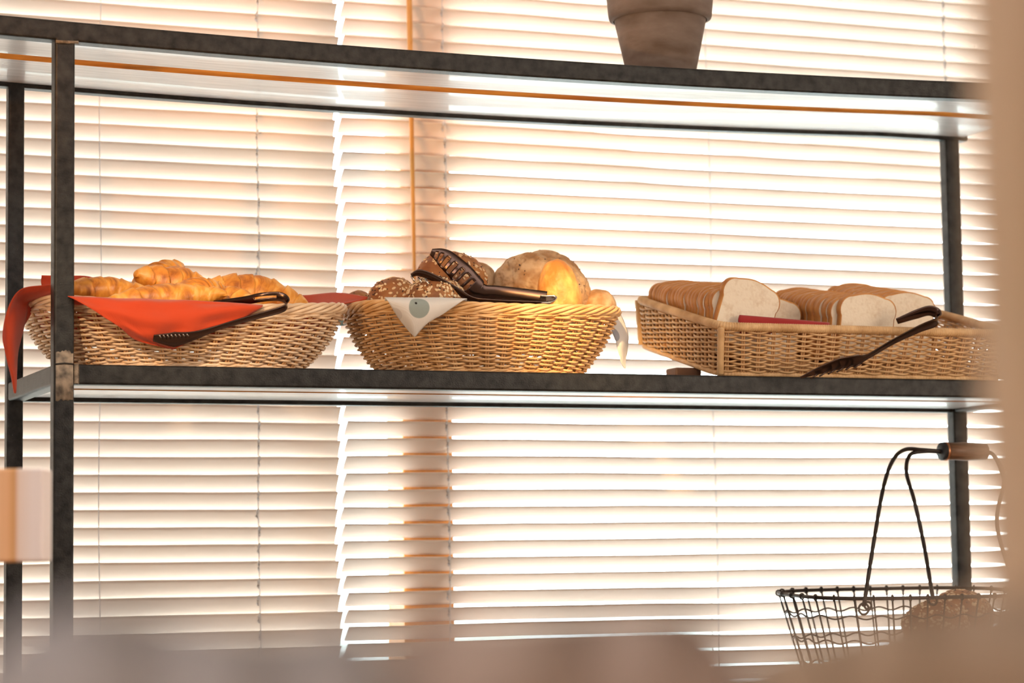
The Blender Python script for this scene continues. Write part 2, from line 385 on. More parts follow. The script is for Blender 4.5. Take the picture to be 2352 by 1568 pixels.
for z, sg in ((ZL,False),(ZM,False),(ZT,True)):
    x0, x1 = (-.45, L+.02) if sg else (T, L-T)
    rbar('front_rail', (x0,0,z), (x1,T,z+T), M['steel'], .004, sg)
    rbar('rear_rail', (x0 if sg else TR,D-TR,z), (x1,D,z+TR), M['steel'], .004, sg)
    if not sg:
        for x in (0, L-T): rbar('side_rail', (x+.001,T,z), (x+T-.001,D-TR,z+T), M['steel'], .004)
    zb = z+.005
    bx0, bx1 = (-.44, L+.01) if sg else (T+.001, L-T-.001)
    bd = rbar('shelf_board', (bx0,T+.001,zb), (bx1,.150,z+T-.003), M['pine'], .0015, sg)
    bd = rbar('shelf_board', (bx0,.196,zb+.0015), (bx1,D-TR-.001,z+T-.003), M['pine'], .0015, sg)
    rbar('board_edge', (bx0,.1945,zb+.0016), (bx1,.1958,z+T-.004), M['pine_edge_glow'], 0, sg, parent=rack)
# burnt weld marks on the front left post
def weld_patch(z0, z1, seed, x0=0, x1=T, y=0):
    rnd = random.Random(seed); q = MB(); n = 40; top = []; bot = []
    for i in range(n+1):
        u = i/n; x = x0+(x1-x0)*u
        top.append((x-rx, y-.0006-ry, z1+.004*noise.noise((u*6,seed,0))+.003*math.sin(PI*u)))
        bot.append((x-rx, y-.0006-ry, z0+.003*noise.noise((u*5,seed,3))+.002*u))
    q.grid([bot, [((a[0]+b[0])/2, a[1]-.0004, (a[2]+b[2])/2) for a, b in zip(bot, top)], top]); return q
weld_patch(1.226, 1.296, 3, .0025, T-.002).build('weld_mark', M['weld'], fl, solid=.0008)
q = MB(); q.tube([(0.001-rx,-.001-ry,ZM+T-.001),(T/2-rx,-.0022-ry,ZM+T+.0005),(T-.001-rx,-.001-ry,ZM+T-.0005)], .0013, 8); q.build('weld_bead', M['steel'], fl)
q = MB(); q.tube([(0.001-rx,-.001-ry,ZT-.001),(T/2-rx,-.003-ry,ZT-.001),(T+.004-rx,-.001-ry,ZT)], .0024, 8); q.build('weld_bead', M['weld'], fl)
q = MB(); 
for i in range(14):
    zz = ZM+.002+i*.002; q.tube([(T-.0005-rx,.000-ry,zz),(T+.0035+.002*random.random()-rx,-.001-ry,zz+.001),(T+.006-rx,.0005-ry,zz)], .0015, 6)
q.build('weld_bead', M['weld'], fl)

# ------------------------------------------------------------------ wicker baskets
def outline(a, b, n_, cnt=1440):
    t = np.linspace(0, 2*PI, cnt, endpoint=False)
    c, s = np.cos(t), np.sin(t)
    return np.stack([a*np.sign(c)*np.abs(c)**(2/n_), b*np.sign(s)*np.abs(s)**(2/n_)], 1)
def resample(P, M_):
    Q = np.vstack([P, P[:1]]); d = np.r_[0, np.cumsum(np.linalg.norm(np.diff(Q, axis=0), axis=1))]
    s = np.linspace(0, d[-1], M_, endpoint=False)
    return np.stack([np.interp(s, d, Q[:,0]), np.interp(s, d, Q[:,1])], 1), d[-1]
def level(top, base, k, M_, n_, bulge=.0):
    kk = k + bulge*math.sin(PI*k)
    a = base[0]+(top[0]-base[0])*kk; b = base[1]+(top[1]-base[1])*kk
    P, Lg = resample(outline(a, b, n_), M_)
    Tn = np.roll(P,-1,0)-np.roll(P,1,0); Tn /= np.linalg.norm(Tn,axis=1,keepdims=True)+1e-12
    return P, np.stack([Tn[:,1], -Tn[:,0]], 1), Lg
def rope(mb, P, Nn, z, rmaj, rmin, strands, turns, flat=1.0, lift=0):
    M_ = len(P); i = np.arange(M_)
    for s in range(strands):
        ph = 2*PI*(turns*i/M_ + s/strands)
        pts = np.stack([P[:,0]+Nn[:,0]*rmaj*flat*np.cos(ph), P[:,1]+Nn[:,1]*rmaj*flat*np.cos(ph), z+rmaj*np.sin(ph)+lift*(P[:,0]/np.abs(P[:,0]).max())**2], 1)
        mb.tube(pts, rmin, 7, closed=True)
def basket(name, loc, rot, top, base, H, n_, rings, nst, mat, label, rimkind, r=.0018, amp=.0047, bulge=.1, lift=0):
    root = empty(name, loc, rot); tag(root, label, 'basket')
    z0, z1 = .008, H-.010
    MS = nst*8
    w_ = MB()
    for j in range(rings):
        k = j/(rings-1); z = z0+(z1-z0)*k
        P, Nn, Lg = level(top, base, k*.97, MS, n_, bulge)
        ph = np.arange(MS)/MS*nst*PI + (j % 2)*PI
        jit = .0005*np.sin(np.arange(MS)*.37+j*1.7)
        off = amp*np.tanh(1.6*np.cos(ph))/.92
        # the strand dips a little where it passes in front of a stake
        pts = np.stack([P[:,0]+Nn[:,0]*off, P[:,1]+Nn[:,1]*off, np.full(MS, z)+jit-.0014*np.cos(ph)+lift*k*k*(P[:,0]/top[0])**2], 1)
        w_.tube(pts, r*(1+.06*math.sin(j*2.1)), 7, closed=True)
    w_.build('woven_wall', mat, root)
    s_ = MB()
    LV = [level(top, base, k*.97, MS, n_, bulge)[0] for k in np.linspace(0,1,9)]
    for q_ in range(nst):
        idx = q_*8
        for d_ in (-1, 1):
            pts = []
            for k, P in enumerate(LV):
                tv = P[(idx+1)%MS]-P[idx]; tv = tv/np.linalg.norm(tv)
                p = P[idx]+tv*d_*.0019
                pts.append((p[0], p[1], z0-.004+(z1-z0+.006)*k/8+lift*(k/8)**2*(p[0]/top[0])**2))
            s_.tube(pts, .0017, 6)
    s_.build('stakes', M['stake'], root)
    P, Nn, Lg = level(top, base, .97, 720, n_, bulge)
    q = MB()
    if rimkind == 'rope':
        P, Nn, Lg = level(top, base, 1, 900, n_, bulge)
        rope(q, P, Nn, H-.004, .0062, .0030, 6, 9, lift=lift)
        rope(q, P-Nn*.004, Nn, H-.012, .0045, .0026, 4, 9, lift=lift)
    else:
        P, Nn, Lg = level(top, base, 1, 4200, n_, bulge)
        i = np.arange(4200); rad = .0066+.0009*np.abs(np.sin(i/4200*PI*420))
        pts = np.stack([P[:,0], P[:,1], np.full(4200, H-.002)], 1)
        q.tube(pts, rad, 10, closed=True)
    q.build('rim', mat, root)
    q = MB(); P, Nn, Lg = level(top, base, 0, 900, n_, bulge)
    if rimkind == 'rope': rope(q, P, Nn, .0056, .0030, .0024, 4, 16)
    else:
        P, Nn, Lg = level(top, base, 0, 2400, n_, bulge); i = np.arange(2400)
        q.tube(np.stack([P[:,0], P[:,1], np.full(2400,.0055)],1), .0042+.0008*np.abs(np.sin(i/2400*PI*300)), 8, closed=True)
    q.build('base_border', mat, root)
    q = MB()
    P, Nn, Lg = level(top, base, 0, 90, n_, bulge)
    vs = [(p[0]*.98, p[1]*.98, .006) for p in P]+[(p[0]*.98, p[1]*.98, .010) for p in P]
    q.add(vs, [tuple(range(90))[::-1], tuple(range(90,180))]+[(i,(i+1)%90,90+(i+1)%90,90+i) for i in range(90)])
    q.build('base', M['stake'], root)
    return root
ZS = ZM+T
c1 = at(421, 845, .158); c2 = at(1106, 848, .163)
BH = .105; BH1 = .091
B1 = basket('wicker_basket', (c1.x, .158, ZS-.0015), (0,0,0), (.248,.158), (.180,.118), BH1, 2.5, 25, 42, M['wicker'],
   'oval pale wicker basket holding croissants on the middle shelf', 'rope', lift=.018)
B2 = basket('wicker_basket', (c2.x, .163, ZS-.0015), (0,0,0), (.222,.158), (.160,.118), BH, 2.5, 28, 38, M['wicker2'],
   'oval honey wicker basket holding round rolls on the middle shelf', 'rope', lift=.010)
for q in (B1, B2): q['group'] = 'oval bread baskets'
# the rectangular basket is propped up at the back
TILT = math.atan2(.080, .33)
BW, BD, B3H = .56, .335, .087
O3 = Vector((1.082, .022, ZS-.003))
R3 = Matrix.Rotation(TILT, 4, 'X')
def L3(x, y, z): return O3 + (R3 @ Vector((x, y, z)))
B3 = basket('wicker_basket', L3(BW/2, BD/2, 0), (TILT,0,0), (BW/2,BD/2), (BW/2-.010,BD/2-.008), B3H, 16, 18, 62, M['wicker3'],
   'long rectangular tan wicker basket holding sliced bread, propped up behind', 'wrap', r=.00185, amp=.0030, bulge=0)
for (sx_, sy_) in ((-1,-1),(1,-1),(-1,1),(1,1)):
    q = MB(); pts = []; rr = []
    for i in range(60):
        k = i/59; pts.append((sx_*(BW/2-.013+.010*k), sy_*(BD/2-.011+.008*k), .006+(B3H-.01)*k)); rr.append(.0055+.0008*abs(math.sin(i*1.3)))
    q.tube(pts, rr, 8); q.build('corner_post', M['wicker3'], B3)
pb = at(1570, 858, .13); top_z = L3(pb.x-O3.x, .1,0).z
q = MB(); q.box((-.021,-.02,0),(.026,.02,top_z-ZS+.004)); ob = q.build('wooden_block', M['block'], smooth=False, bevel=.003)
ob.location = (pb.x, .135, ZS-.003); tag(ob, 'small dark wooden block propping up the back of the sliced bread basket', 'block')

# ------------------------------------------------------------------ bread
def roll_mesh(name, mat, rx_, ry_, rz_, seed, bump=.06, parent=None, crack=0, sub=5):
    if crack: sub = 6
    bm = bmesh.new(); bmesh.ops.create_icosphere(bm, subdivisions=sub, radius=1)
    for v in bm.verts:
        d = v.co.normalized()
        k = 1+bump*noise.noise(d*1.6+Vector((seed,0,0)))+bump*.5*noise.noise(d*4+Vector((seed,7,0)))+.012*noise.noise(d*13+Vector((0,seed,0)))
        if crack:
            c = noise.noise(d*3.4+Vector((seed*2,3,1)))+.25*noise.noise(d*14); k -= crack*max(0, 1-abs(c)*11)*max(0, .55-.6*d.y)
        z = d.z*k
        if z < -.45: z = -.45+(z+.45)*.35
        v.co = (d.x*k*rx_, d.y*k*ry_, z*rz_)
    me = bpy.data.meshes.new(name); bm.to_mesh(me); bm.free(); me.materials.append(mat)
    me.polygons.foreach_set('use_smooth', [True]*len(me.polygons))
    ob = bpy.data.objects.new(name, me); COL.objects.link(ob); return ob
def add_seeds(ob, rx_, ry_, rz_, nflake, nseed, seed):
    rnd = random.Random(seed); bmv = [v.co.copy() for v in ob.data.vertices]; nrm = [v.normal.copy() for v in ob.data.vertices]
    for nm, cnt, mat, size in (('oat_flakes', int(nflake*1.5), M['oat'], .0036), ('dark_seeds', int(nseed*1.6), M['seed'], .0020)):
        q = MB()
        for _ in range(cnt):
            i = rnd.randrange(len(bmv)); p = bmv[i]; nn = nrm[i]
            if nn.z < -.15: continue
            t1 = nn.orthogonal().normalized(); t1.rotate(Matrix.Rotation(rnd.random()*6.28, 3, nn)); t2 = nn.cross(t1)
            s_ = size*rnd.uniform(.55,1.15); tw = rnd.uniform(-.25,.25); nn2 = (nn+t1*tw).normalized()
            vs = []; 
            for hh, sc in ((-.0003,.8),(.0006,1),(.0012,.55)):
                for a in range(7):
                    an = a*2*PI/7; vs.append(p+nn2*hh+t1*math.cos(an)*s_*sc+t2*math.sin(an)*s_*.62*sc)
            fs = [tuple(range(14,21))]
            for l in (0,7):
                for a in range(7): fs.append((l+a, l+(a+1)%7, l+7+(a+1)%7, l+7+a))
            q.add(vs, fs)
        c = q.build(nm, mat, ob); c['kind'] = 'stuff'
    return ob
def put_roll(name, mat, px, py, Y, rx_, ry_, rz_, seed, label, cat='roll', rot=(0,0,0), seeds=None, crack=0, bump=.06, group=None):
    ob = roll_mesh(name, mat, rx_, ry_, rz_, seed, bump, crack=crack)
    ob.location = at(px, py, Y); ob.rotation_euler = rot
    if seeds: add_seeds(ob, rx_, ry_, rz_, seeds[0], seeds[1], seed)
    tag(ob, label, cat, group); return ob
SR = M['roll_seed']; RP = M['roll_pale']
g2 = 'bread rolls in the middle basket'
put_roll('seeded_roll', SR, 905, 690, .150, .043,.040,.037, 3, 'dark seeded roll at the left end of the middle basket', seeds=(210,80), group=g2)
put_roll('seeded_roll', SR, 1000, 692, .095, .049,.043,.040, 4, 'oat-topped roll at the front, just above the white cloth corner', seeds=(330,130), group=g2)
put_roll('seeded_roll', SR, 1040, 642, .185, .060,.048,.046, 5, 'brown seeded roll lying under the raised head of the slotted tongs', rot=(0,.25,0), seeds=(170,80), group=g2)
put_roll('bread_roll', RP, 1098, 662, .245, .036,.034,.044, 6, 'pale roll half hidden behind the seeded roll with the tongs on it', group=g2)
put_roll('bread_roll', RP, 1247, 660, .205, .080,.050,.060, 7, 'largest pale crusty roll with cracks, highest at the right of the middle basket', crack=.085, rot=(0,.12,0), seeds=(0,36), group=g2, bump=.12)
put_roll('bread_roll', M['roll_gold'], 1285, 693, .105, .036,.040,.069, 8, 'golden oblong roll standing on end before the largest pale roll', rot=(0,-.10,0), group=g2, bump=.05)
put_roll('bread_roll', RP, 1374, 706, .195, .031,.033,.031, 9, 'small pale roll at the right end of the middle basket', group=g2)
put_roll('bread_roll', SR, 1140, 706, .130, .040,.036,.030, 10, 'plain brown roll between the two arms of the slotted tongs', group=g2)
put_roll('seeded_roll', SR, 822, 706, .225, .026,.036,.027, 11, 'dark roll top barely showing at the far left rim of the middle basket', seeds=(20,10), group=g2)

def croissant(px, py, Y, length, R0, bend, seed, label, rot=(0,0,0), sc=(1,1,1)):
    q = MB(); N = 90; K = 28; rnd = random.Random(seed); rings = []
    ws = [.0,.13,.27,.42,.58,.73,.87,1.0]
    for i in range(N+1):
        u = i/N; s_ = (u-.5)*2
        ang = s_*bend
        if bend > .01:
            Rb = length/(2*math.sin(bend)) if bend < 1.5 else length/2
            c = Vector((Rb*math.sin(ang), Rb*(math.cos(ang)-1), 0)); tdir = Vector((math.cos(ang), -math.sin(ang), 0))
        else: c = Vector((s_*length/2,0,0)); tdir = Vector((1,0,0))
        side = Vector((-tdir.y, tdir.x, 0))
        ring = []
        for j in range(K):
            a = j*2*PI/K; sh = u+.035*math.sin(a+.6)*(1 if s_ < 0 else -1)
            prof = max(.02, 1-abs(2*sh-1)**1.8)**.62
            seg = 0
            for w0, w1 in zip(ws[:-1], ws[1:]):
                if w0 <= sh <= w1:
                    f = (sh-w0)/(w1-w0); f = f if sh < .5 else 1-f; seg = .86+.20*(f**.7)
                    if abs((w0+w1)/2-.5) < .02: seg = .95+.09*math.sin(PI*(sh-w0)/(w1-w0))
            seg = seg or .9
            r_ = R0*prof*seg*(1+.10*noise.noise((seed+math.cos(a)*1.2, math.sin(a)*1.2, u*5))+.03*noise.noise((seed, a*2, u*22)))
            ring.append(c+side*math.cos(a)*r_+Vector((0,0,1))*math.sin(a)*r_*.88)
        rings.append(ring)
    vs = [p for r_ in rings for p in r_]; fs = [(i*K+j, i*K+(j+1)%K, (i+1)*K+(j+1)%K, (i+1)*K+j) for i in range(N) for j in range(K)]
    fs += [tuple(range(K))[::-1], tuple(N*K+j for j in range(K))]
    q.add(vs, fs); ob = q.build('croissant', M['croissant'])
    ob.location = at(px, py, Y); ob.rotation_euler = rot; ob.scale = sc
    tag(ob, label, 'croissant', 'croissants in the left basket'); return ob
croissant(362, 655, .255, .13, .037, .35, 1, 'rearmost croissant forming the peak of the pile', rot=(0,-.55,.7))
croissant(412, 664, .195, .155, .037, .35, 2, 'dark baked croissant leaning on the rearmost one, pointing down right', rot=(0,.22,.1))
croissant(250, 676, .150, .150, .029, .4, 3, 'croissant at the left end of the basket, half behind the steel post', rot=(0,.05,.05))
croissant(377, 690, .085, .190, .0285, .3, 4, 'long croissant along the front with its dark tip pointing left', rot=(0,-.10,.0))
croissant(590, 686, .185, .165, .040, .3, 5, 'big brown croissant at the right, behind the steel tongs', rot=(0,.22,-.15))
croissant(527, 697, .115, .095, .030, .3, 6, 'small croissant end between the front one and the big right one', rot=(0,.1,-.9))
croissant(470, 676, .270, .10, .026, .3, 7, 'croissant tip hardly showing at the back of the pile', rot=(0,.1,.3))
croissant(455, 686, .105, .100, .036, .3, 8, 'plump pale croissant in the middle front with a flaky ridged end', rot=(0,-.25,.35))

# toast slices
def slice_meshes():
    W_, H_, TH = .106, .112, .012
    def prof(s):
        pts = []
        def arc(cx, cz, r, a0, a1, n=7):
            for i in range(n+1):
                a = math.radians(a0+(a1-a0)*i/n); pts.append((cx+r*math.cos(a), cz+r*math.sin(a)))
        w2 = W_/2
        arc(-w2+.008, .008, .008, 180, 270); arc(w2-.008, .008, .008, -90, 0)
        arc(w2-.020, H_-.026, .023, -30, 90, 10)
        for i in range(1,8): 
            u = i/8; x = (w2-.020)*(1-2*u); pts.append((x, H_-.003+.006*math.sin(PI*u)))
        arc(-w2+.020, H_-.026, .023, 90, 210, 10)
        return [((x)*s, .056+(z-.056)*s) for x, z in pts]
    a = prof(1.0); b = prof(.965); n = len(a)
    crumb = MB(); vs = [(x,-TH/2,z) for x, z in b]+[(x,TH/2,z) for x, z in b]
    crumb.add(vs, [tuple(range(n)), tuple(range(n,2*n))[::-1]]+[(i,n+i,n+(i+1)%n,(i+1)%n) for i in range(n)])
    cr = MB(); vs = []; fs = []
    rows = [(b,-TH/2-.0002),(a,-TH/2+.0006),(a,TH/2-.0006),(b,TH/2+.0002)]
    for P, y in rows: vs += [(x,y,z) for x, z in P]
    for k in range(3):
        for i in range(n): fs.append((k*n+i, k*n+(i+1)%n, (k+1)*n+(i+1)%n, (k+1)*n+i))
    cr.add(vs, fs)
    s = crumb.build('bread_slice', M['crumb'], smooth=False); c = cr.build('crust', M['crust'], s)
    return s
S0 = slice_meshes(); first = [True]
rnd = random.Random(11)
def put_slice(x, y, z, ry, rz, rx2, label, group):
    if first[0]: o = S0; first[0] = False
    else: o = copy_thing(S0)
    mm = Matrix.Translation(L3(x, y, z)) @ R3 @ Matrix.Rotation(rz, 4, 'Z') @ Matrix.Rotation(rx2, 4, 'X') @ Matrix.Rotation(ry, 4, 'Y')
    o.matrix_world = mm; o.location, o.rotation_euler = mm.to_translation(), mm.to_euler()
    tag(o, label, 'bread', group); return o
def row(xc, y0, y1, z, desc, grp, front, front_args, tiltx=-.12, jitter=.0018, rise=0, lift=0):
    z += lift
    n = int((y1-y0)/.0128); 
    for i in range(n):
        y = y0+i*.0128
        if i == 0: put_slice(xc+front_args[0], y, z+front_args[1], front_args[2], front_args[3], tiltx, front, grp)
        else: put_slice(xc+rnd.uniform(-jitter,jitter), y, z+rnd.uniform(-.0012,.0012)+rise*i, rnd.uniform(-.025,.03), rnd.uniform(-.012,.012), tiltx+rnd.uniform(-.02,.02), desc, grp)
row(.062, .040, .300, .012, 'white bread slice standing in the leftmost row, behind its front slice', 'slices in the leftmost row', 'front slice of the leftmost row, its whole pale face showing', (-.010,.014,.28,.05), rise=-.0011, lift=.020)
row(.170, .150, .300, .002, 'white bread slice in the set-back second row from the left', 'slices in the second row', 'front slice of the set-back row between the two nearer rows', (.0,.0,.05,.0))
row(.292, .052, .290, .003, 'white bread slice standing in the third row, behind its front slice', 'slices in the third row', 'front slice of the third row, just left of the tongs handle', (.006,.004,.06,.04), rise=-.0009, lift=.018)
row(.405, .100, .300, .012, 'white bread slice in the rightmost row, behind its front slice', 'slices in the rightmost row', 'shaded front slice of the rightmost row, right of the tongs handle', (.0,.0,.02,.0), rise=-.0006, lift=.012)

# ------------------------------------------------------------------ cloths
def patch(mb, rows, nu=24, nv=24, wav=.0, seed=0):
    """rows of control points (px, py, Y) lofted into a smooth sheet"""
    R_ = [spline([at(*p) for p in r_], nu) for r_ in rows]
    G = []
    for j in range(nu+1):
        G.append(spline([r_[j] for r_ in R_], nv))
    G = [[G[j][i] for j in range(nu+1)] for i in range(nv+1)]
    if wav:
        for i, r_ in enumerate(G):
            for j, p in enumerate(r_):
                p.y += wav*noise.noise((i*.15+seed, j*.15, seed)); p.x += wav*.4*noise.noise((i*.2, j*.1+seed, 5))
    mb.grid(G)
def lining(mb, c, top, H, n_=2.5, floor=.045, zoff=0):
    G = []; P, Nn, _ = level(top, top, 1, 72, n_, 0)
    for k, (f, z) in enumerate(((0,floor),(.3,floor+.003),(.6,floor+.004),(.78,floor+.012),(.88,H-.018),(.935,H-.010))):
        G.append([(c[0]+p[0]*f, c[1]+p[1]*f, c[2]+z+.0015*noise.noise((p[0]*30,p[1]*30,k))) for p in list(P)+[P[0]]])
    mb.grid(G)
# orange-red cloth
q = MB()
lining(q, (c1.x,.158,ZS), (.248,.158), BH1)
# front corner folded over the rim
patch(q, [[(170,700,.030),(300,700,.030),(430,702,.030),(560,712,.030)],
          [(150,680,.010),(300,686,-.002),(430,690,-.002),(590,700,.004)],
          [(185,694,-.016),(290,698,-.022),(430,703,-.022),(600,706,-.014)],
          [(250,735,-.018),(320,740,-.024),(430,745,-.022),(545,738,-.016)],
          [(318,782,-.006),(350,778,-.014),(400,788,-.012),(455,775,-.008)],
          [(386,800,.006),(390,800,.004),(396,802,.004),(400,801,.006)]], 40, 40, .009, 1)
# left end hanging down beside the post
patch(q, [[(150,652,.05),(130,668,.06),(120,680,.08),(118,690,.10)],
          [(100,655,.05),(80,672,.06),(78,684,.08),(90,688,.10)],
          [(48,664,.05),(38,684,.06),(46,696,.08),(66,694,.10)],
          [(22,700,.05),(22,730,.05),(38,735,.06),(62,720,.10)],
          [(6,760,.05),(18,775,.04),(34,780,.05),(56,750,.10)],
          [(12,810,.04),(22,825,.035),(34,828,.045),(42,805,.08)],
          [(24,858,.035),(30,862,.032),(36,864,.038),(38,856,.05)],
          [(32,900,.035),(33,902,.034),(35,903,.035),(36,900,.037)]], 18, 40, .002, 2)
# pale folded-back side of the hanging end
patch(q, [[(42,694,.085),(60,692,.105),(72,696,.12)],[(42,730,.085),(58,722,.105),(72,718,.12)],[(41,768,.085),(46,764,.09),(50,755,.10)]], 10, 12)
# rear left standing edge and rear right stretched edge
patch(q, [[(96,632,.22),(150,633,.24),(200,634,.27),(250,648,.30)],[(95,650,.22),(150,655,.24),(200,660,.27),(250,668,.30)],[(110,690,.20),(150,700,.22),(200,705,.26),(250,710,.29)]], 16, 10, .002, 3)
patch(q, [[(640,676,.28),(700,678,.25),(775,672,.19),(845,682,.15)],
          [(640,695,.27),(700,692,.235),(765,688,.175),(838,688,.145)],
          [(640,712,.26),(700,712,.22),(740,706,.165),(800,695,.14)]], 20, 10, .001, 4)
ob = q.build('cloth_napkin', M['orange_cloth'], solid=.0012, origin=(c1.x,.158,ZS)); tag(ob, 'orange red cotton napkin lining the croissant basket and hanging over its rim', 'napkin')
# white printed cloth
q = MB(); O2 = Vector((c2.x,.163,ZS))
lining(q, (c2.x,.163,ZS), (.222,.158), BH)
patch(q, [[(884,690,.045),(950,688,.035),(1010,688,.030),(1072,690,.030)],
          [(884,683,.025),(950,684,.010),(1010,684,.006),(1072,686,.006)],
          [(890,690,.008),(940,696,-.006),(1000,698,-.008),(1060,692,-.006)],
          [(912,725,.012),(945,728,-.004),(985,728,-.006),(1022,718,-.004)],
          [(935,755,.016),(948,756,.006),(964,754,.004),(982,742,.002)],
          [(951,772,.016),(952,773,.014),(953,773,.014),(955,771,.014)]], 24, 28, .0012, 5)
patch(q, [[(1362,704,.22),(1368,708,.19),(1378,716,.15)],
          [(1390,700,.20),(1388,706,.17),(1392,720,.14)],
          [(1412,706,.19),(1402,722,.15),(1398,738,.13)],
          [(1432,735,.19),(1420,745,.15),(1406,760,.13)],
          [(1443,770,.18),(1430,780,.14),(1415,785,.13)],
          [(1440,805,.17),(1430,810,.14),(1422,812,.13)],
          [(1437,830,.15),(1433,832,.14),(1428,832,.13)],
          [(1436,845,.14),(1435,845,.14),(1433,844,.14)]], 14, 34, .0015, 6)
patch(q, [[(838,690,.26),(812,694,.27),(795,700,.28)],[(815,696,.28),(795,706,.29),(770,714,.30)],[(800,722,.30),(785,735,.30),(762,742,.30)],[(800,745,.30),(785,748,.30),(752,749,.30)]], 10, 12, .001, 7)
GG = (.36,.42,.40)
def od(px, py, Y): return tuple(at(px,py,Y)-O2)
dots = [(od(962,706,-.006), .0165, GG), (od(955,697,-.006), .0024, (.02,.02,.02)), (od(908,722,.010), .011, (.72,.68,.66)),
        (od(1406,712,.16), .013, (.36,.40,.46)), (od(1408,770,.135), .012, (.40,.42,.48)), (od(785,738,.30), .016, (.35,.55,.62))]
for i in range(16): dots.append((od(1010+random.uniform(-22,22), 712+random.uniform(-18,26), -.006), .0006, (.35,.3,.28)))
for i in range(14): dots.append((od(1426+random.uniform(-8,8), 740+random.uniform(-25,50), .16), .0012, (.25,.27,.33)))
M['print_cloth'] = fabric('printed white cotton', (.86,.83,.80), .2, dots)
ob = q.build('cloth_napkin', M['print_cloth'], solid=.0012, origin=tuple(O2)); tag(ob, 'white napkin printed with grey green circles lining the middle basket', 'napkin')
# dark red cloth in the right basket
q = MB()
patch(q, [[(1698,724,.026),(1750,728,.026),(1830,735,.028),(1905,742,.030)],[(1696,736,.022),(1750,740,.022),(1830,744,.024),(1905,748,.026)],[(1700,765,.024),(1750,765,.024),(1830,765,.026),(1905,765,.028)]], 16, 8)
ob = q.build('cloth_napkin', M['red_cloth'], solid=.003, origin=tuple(L3(.1,.02,.02))); tag(ob, 'folded dark red napkin edge along the front rim inside the sliced bread basket', 'napkin')

# ------------------------------------------------------------------ tongs
def ribbon(pts, widths, wdir, n=60, cols=8, cup=.25, slots=None, th=.0014):
    """strip along a spline; slots = list of (u0, u1, c0, c1) cells left open"""
    C = spline(pts, n); W_ = [float(np.interp(i/n, np.linspace(0,1,len(widths)), widths)) for i in range(n+1)]
    q = MB(); V = []; k = cols+1
    for i, c in enumerate(C):
        t = (C[min(i+1,n)]-C[max(i-1,0)]).normalized(); wd = Vector(wdir(i/n)).normalized() if callable(wdir) else Vector(wdir).normalized()
        wd = (wd-t*wd.dot(t)).normalized(); nn = t.cross(wd)
        for j in range(k):
            s_ = (j/cols-.5); V.append(c+wd*s_*W_[i]+nn*(cup*W_[i]*(s_*s_*4)))
    fs = []
    for i in range(n):
        for j in range(cols):
            um = (i+.5)/n
            if slots and any(a <= um < b and c_ <= j < d_ for a, b, c_, d_ in slots): continue
            fs.append((i*k+j, i*k+j+1, (i+1)*k+j+1, (i+1)*k+j))
    q.add(V, fs); return q
# tongs on the croissant basket
t1 = empty('serving_tongs', at(600,710,0)); tag(t1, 'steel serving tongs lying on the rim of the croissant basket', 'tongs', 'serving tongs')
def tp(q, name, root, mat=None):
    q.v = [tuple(Vector(v)-root.location) for v in q.v]; return q.build(name, mat or M['tong'], root, solid=.0015)
tp(ribbon([at(352,776,-.030),at(400,778,-.032),at(445,770,-.034),at(500,752,-.030),at(570,731,-.024),at(640,712,-.016),at(658,700,-.012),at(656,688,-.006),at(640,681,.000),at(600,683,.010),at(560,690,.03),at(470,700,.08)],
          [.010,.024,.014,.008,.009,.011,.012,.013,.014,.014,.012,.009], (.15,-.5,1), 120, 8, .12,
          slots=[(.745,.86,3,5)]), 'spring_arms', t1)
q = MB()
for i in range(8):
    a = at(366+i*9, 770-i*.4, -.046); b_ = at(374+i*9, 779-i*.6, -.032); q.tube([a-t1.location, b_-t1.location], .0009, 6)
q.build('comb_teeth', M['tongs_edge'], t1)
# slotted tongs on the rolls
t2 = empty('serving_tongs', at(1180,680,0)); tag(t2, 'dark steel tongs with a slotted head resting on the seeded rolls', 'tongs', 'serving tongs')
sl = []
for i in range(7):
    u = .05+i*.052; sl.append((u, u+.027, 1, 6))
tp(ribbon([at(990,578,.115),at(1020,592,.108),at(1060,628,.095),at(1092,662,.088),at(1112,672,.085),at(1150,672,.078),at(1200,678,.066),at(1255,686,.052)],
          [.010,.030,.037,.036,.026,.021,.022,.024], (.62,-.25,.75), 150, 9, -.12, slots=sl), 'upper_arm', t2)
tp(ribbon([at(944,632,.075),at(965,627,.070),at(1000,640,.066),at(1050,668,.058),at(1085,688,.050),at(1130,694,.040),at(1200,698,.032),at(1258,700,.030)],
          [.006,.012,.012,.011,.010,.010,.011,.012], (.3,-.6,.8), 90, 6, -.1), 'lower_arm', t2)
tp(ribbon([at(1240,683,.052),at(1262,686,.047),at(1272,692,.040),at(1262,699,.033),at(1240,700,.030)], [.018,.020,.020,.018,.014], (.1,-1,.35), 30, 6, .05), 'spring_bend', t2, M['tongs_edge'])
q = MB()
for i in range(3):
    a = at(945+i*16, 634+i*3, .074); q.tube([a-t2.location, at(952+i*16, 645+i*4, .068)-t2.location], .0018, 6)
q.build('comb_teeth', M['tongs_edge'], t2)
